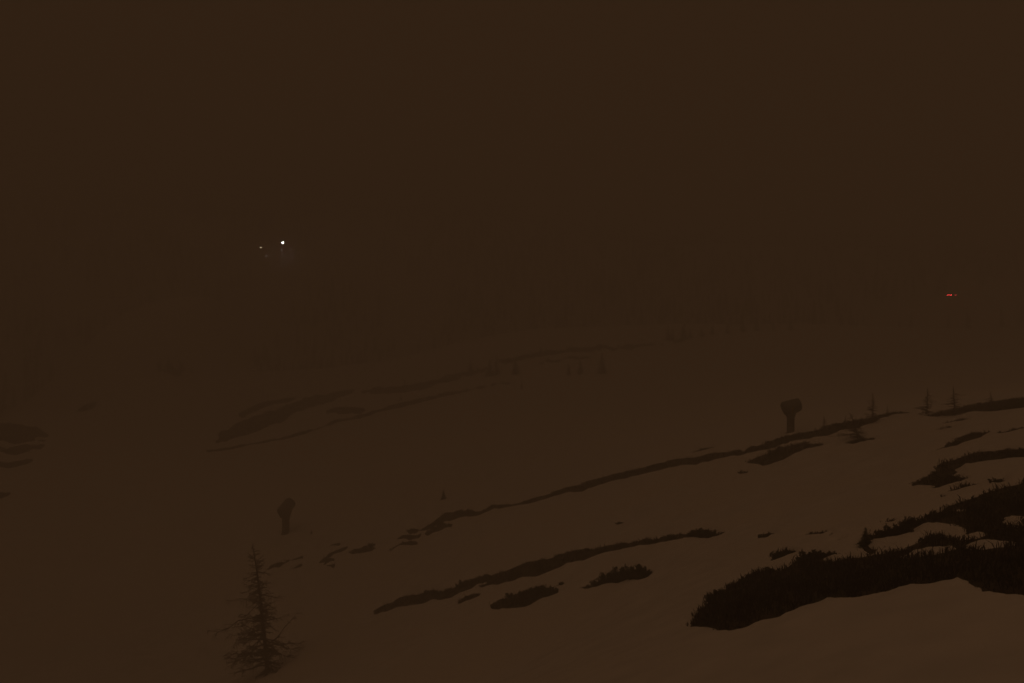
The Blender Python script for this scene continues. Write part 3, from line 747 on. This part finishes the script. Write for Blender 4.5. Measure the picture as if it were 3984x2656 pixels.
def floodlight(u, v, size, mat, label, rise):
    g = spot(u, v + rise); d = g.y
    lp = on_ray(u, v, d)
    o = empty('floodlight', (g.x, g.y, g.z))
    h = lp.z - g.z
    b = MB(); b.lathe([(0.35, -0.6), (0.35, 0.06), (0.3, 0.1)], 12); obj('footing', b.mesh('footing'), MAT['steel'], o)
    b = MB(); b.tube([(0, 0, 0), (0, 0, h * 0.6), (0, 0, h + 0.3)], [0.12, 0.10, 0.07], 10); obj('mast', b.mesh('mast'), MAT['steel'], o)
    b = MB(); b.tube([(0, 0, h + 0.1), (0.1, -0.35, h + 0.15)], [0.05, 0.05], 8); obj('bracket', b.mesh('bracket'), MAT['steel'], o)
    M = Matrix.Translation((0.12, -0.45, h)) @ Euler((math.radians(108), 0, math.radians(32))).to_matrix().to_4x4()
    b = MB(); b.box((0, 0, 0), (size * 1.15, size * 1.15, 0.22), M, 0.04); hd = obj('lamp_head', b.mesh('lamp_head'), MAT['black'], o)
    b = MB(); b.box((0, 0, 0.125), (size, size, 0.025), M, 0.01); obj('lens', b.mesh('lens'), MAT[mat], hd)
    return tag(o, label, 'floodlight', 'floodlights on the far mountainside')
floodlight(1100, 945, 1.15, 'lamp_white', 'brilliant white floodlight shining through fog on the far mountainside', 30)
floodlight(1016, 961, 0.7, 'lamp_dim', 'dim small lamp beside the brilliant white floodlight', 30)

def signal_mast(u, v, label):
    g = spot(u, v + 34); d = g.y
    lp = on_ray(u, v, d); h = lp.z - g.z
    o = empty('signal_mast', (g.x, g.y, g.z))
    for k in range(3):
        q = 2 * math.pi * k / 3 + 0.4
        b = MB(); b.tube([(0.45 * math.cos(q), 0.45 * math.sin(q), -0.5), (0.16 * math.cos(q), 0.16 * math.sin(q), h + 0.4)], [0.05, 0.035], 8)
        obj('leg', b.mesh('leg'), MAT['steel'], o)
    b = MB()
    nb = 6
    for i in range(nb):
        z0 = h * i / nb; z1 = h * (i + 1) / nb
        for k in range(3):
            q0 = 2 * math.pi * k / 3 + 0.4; q1 = 2 * math.pi * (k + 1) / 3 + 0.4
            r0 = 0.45 - 0.29 * z0 / h; r1 = 0.45 - 0.29 * z1 / h
            b.tube([(r0 * math.cos(q0), r0 * math.sin(q0), z0), (r1 * math.cos(q1), r1 * math.sin(q1), z1)], 0.02, 5)
    obj('lattice', b.mesh('lattice'), MAT['steel'], o)
    b = MB(); b.box((0.9, 0, h - 0.25), (4.6, 0.12, 0.12), None, 0.02); obj('crossbar', b.mesh('crossbar'), MAT['steel'], o)
    for xx, w, hh in ((-0.35, 2.3, 0.9), (2.6, 1.0, 0.8)):
        b = MB(); b.box((xx, 0.02, h + 0.07), (w + 0.2, 0.3, hh + 0.16), None, 0.05); hd = obj('lamp_housing', b.mesh('lamp_housing'), MAT['black'], o)
        b = MB(); b.box((xx, -0.14, h + 0.07), (w, 0.05, hh), None, 0.02); obj('red_lens', b.mesh('red_lens'), MAT['lamp_red' if xx < 0 else 'lamp_red_dim'], hd)
    return tag(o, label, 'signal mast')
signal_mast(3697, 1148, 'lattice mast with two glowing red lamps beyond the ridge in the fog')

# ------------------------------------------------------------------ fog
zmin = float(min(z2.min(), snow_z.min())) - 1.0
zmax = max(float(zb.max()) + 8.0, 6.0)
print('haze z', zmin, zmax, 'verts', len(x), 'faces', int(fk.sum()))
b = MB(); b.box((0, 0, (zmin + zmax) / 2), (2800, 2800, zmax - zmin))
hm = bpy.data.materials.new('haze'); hm.use_nodes = True
N = hm.node_tree.nodes; L = hm.node_tree.links
N.remove(N['Principled BSDF'])
pv = N.new('ShaderNodeVolumePrincipled')
pv.inputs['Color'].default_value = (0.655, 0.655, 0.655, 1)
pv.inputs['Density'].default_value = 0.0075
pv.inputs['Anisotropy'].default_value = 0.0
L.new(pv.outputs[0], N['Material Output'].inputs['Volume'])
hb = MB(); hw = 1420
hb.add([(-hw, -hw, zmin), (hw, -hw, zmin), (hw, hw, zmin), (-hw, hw, zmin), (-hw, -hw, zmax), (hw, -hw, zmax), (hw, hw, zmax), (-hw, hw, zmax)],
       [(3, 2, 1, 0), (4, 5, 6, 7), (0, 1, 5, 4), (1, 2, 6, 5), (2, 3, 7, 6), (3, 0, 4, 7)])
haze = tag(obj('haze', hb.mesh('haze', False), hm), 'thick brown night fog filling the whole mountainside', 'fog', kind='stuff')

print('triangles', sum(sum(len(p.vertices) - 2 for p in m.polygons) if len(m.polygons) < 50000 else len(m.polygons) * 2 for m in bpy.data.meshes))
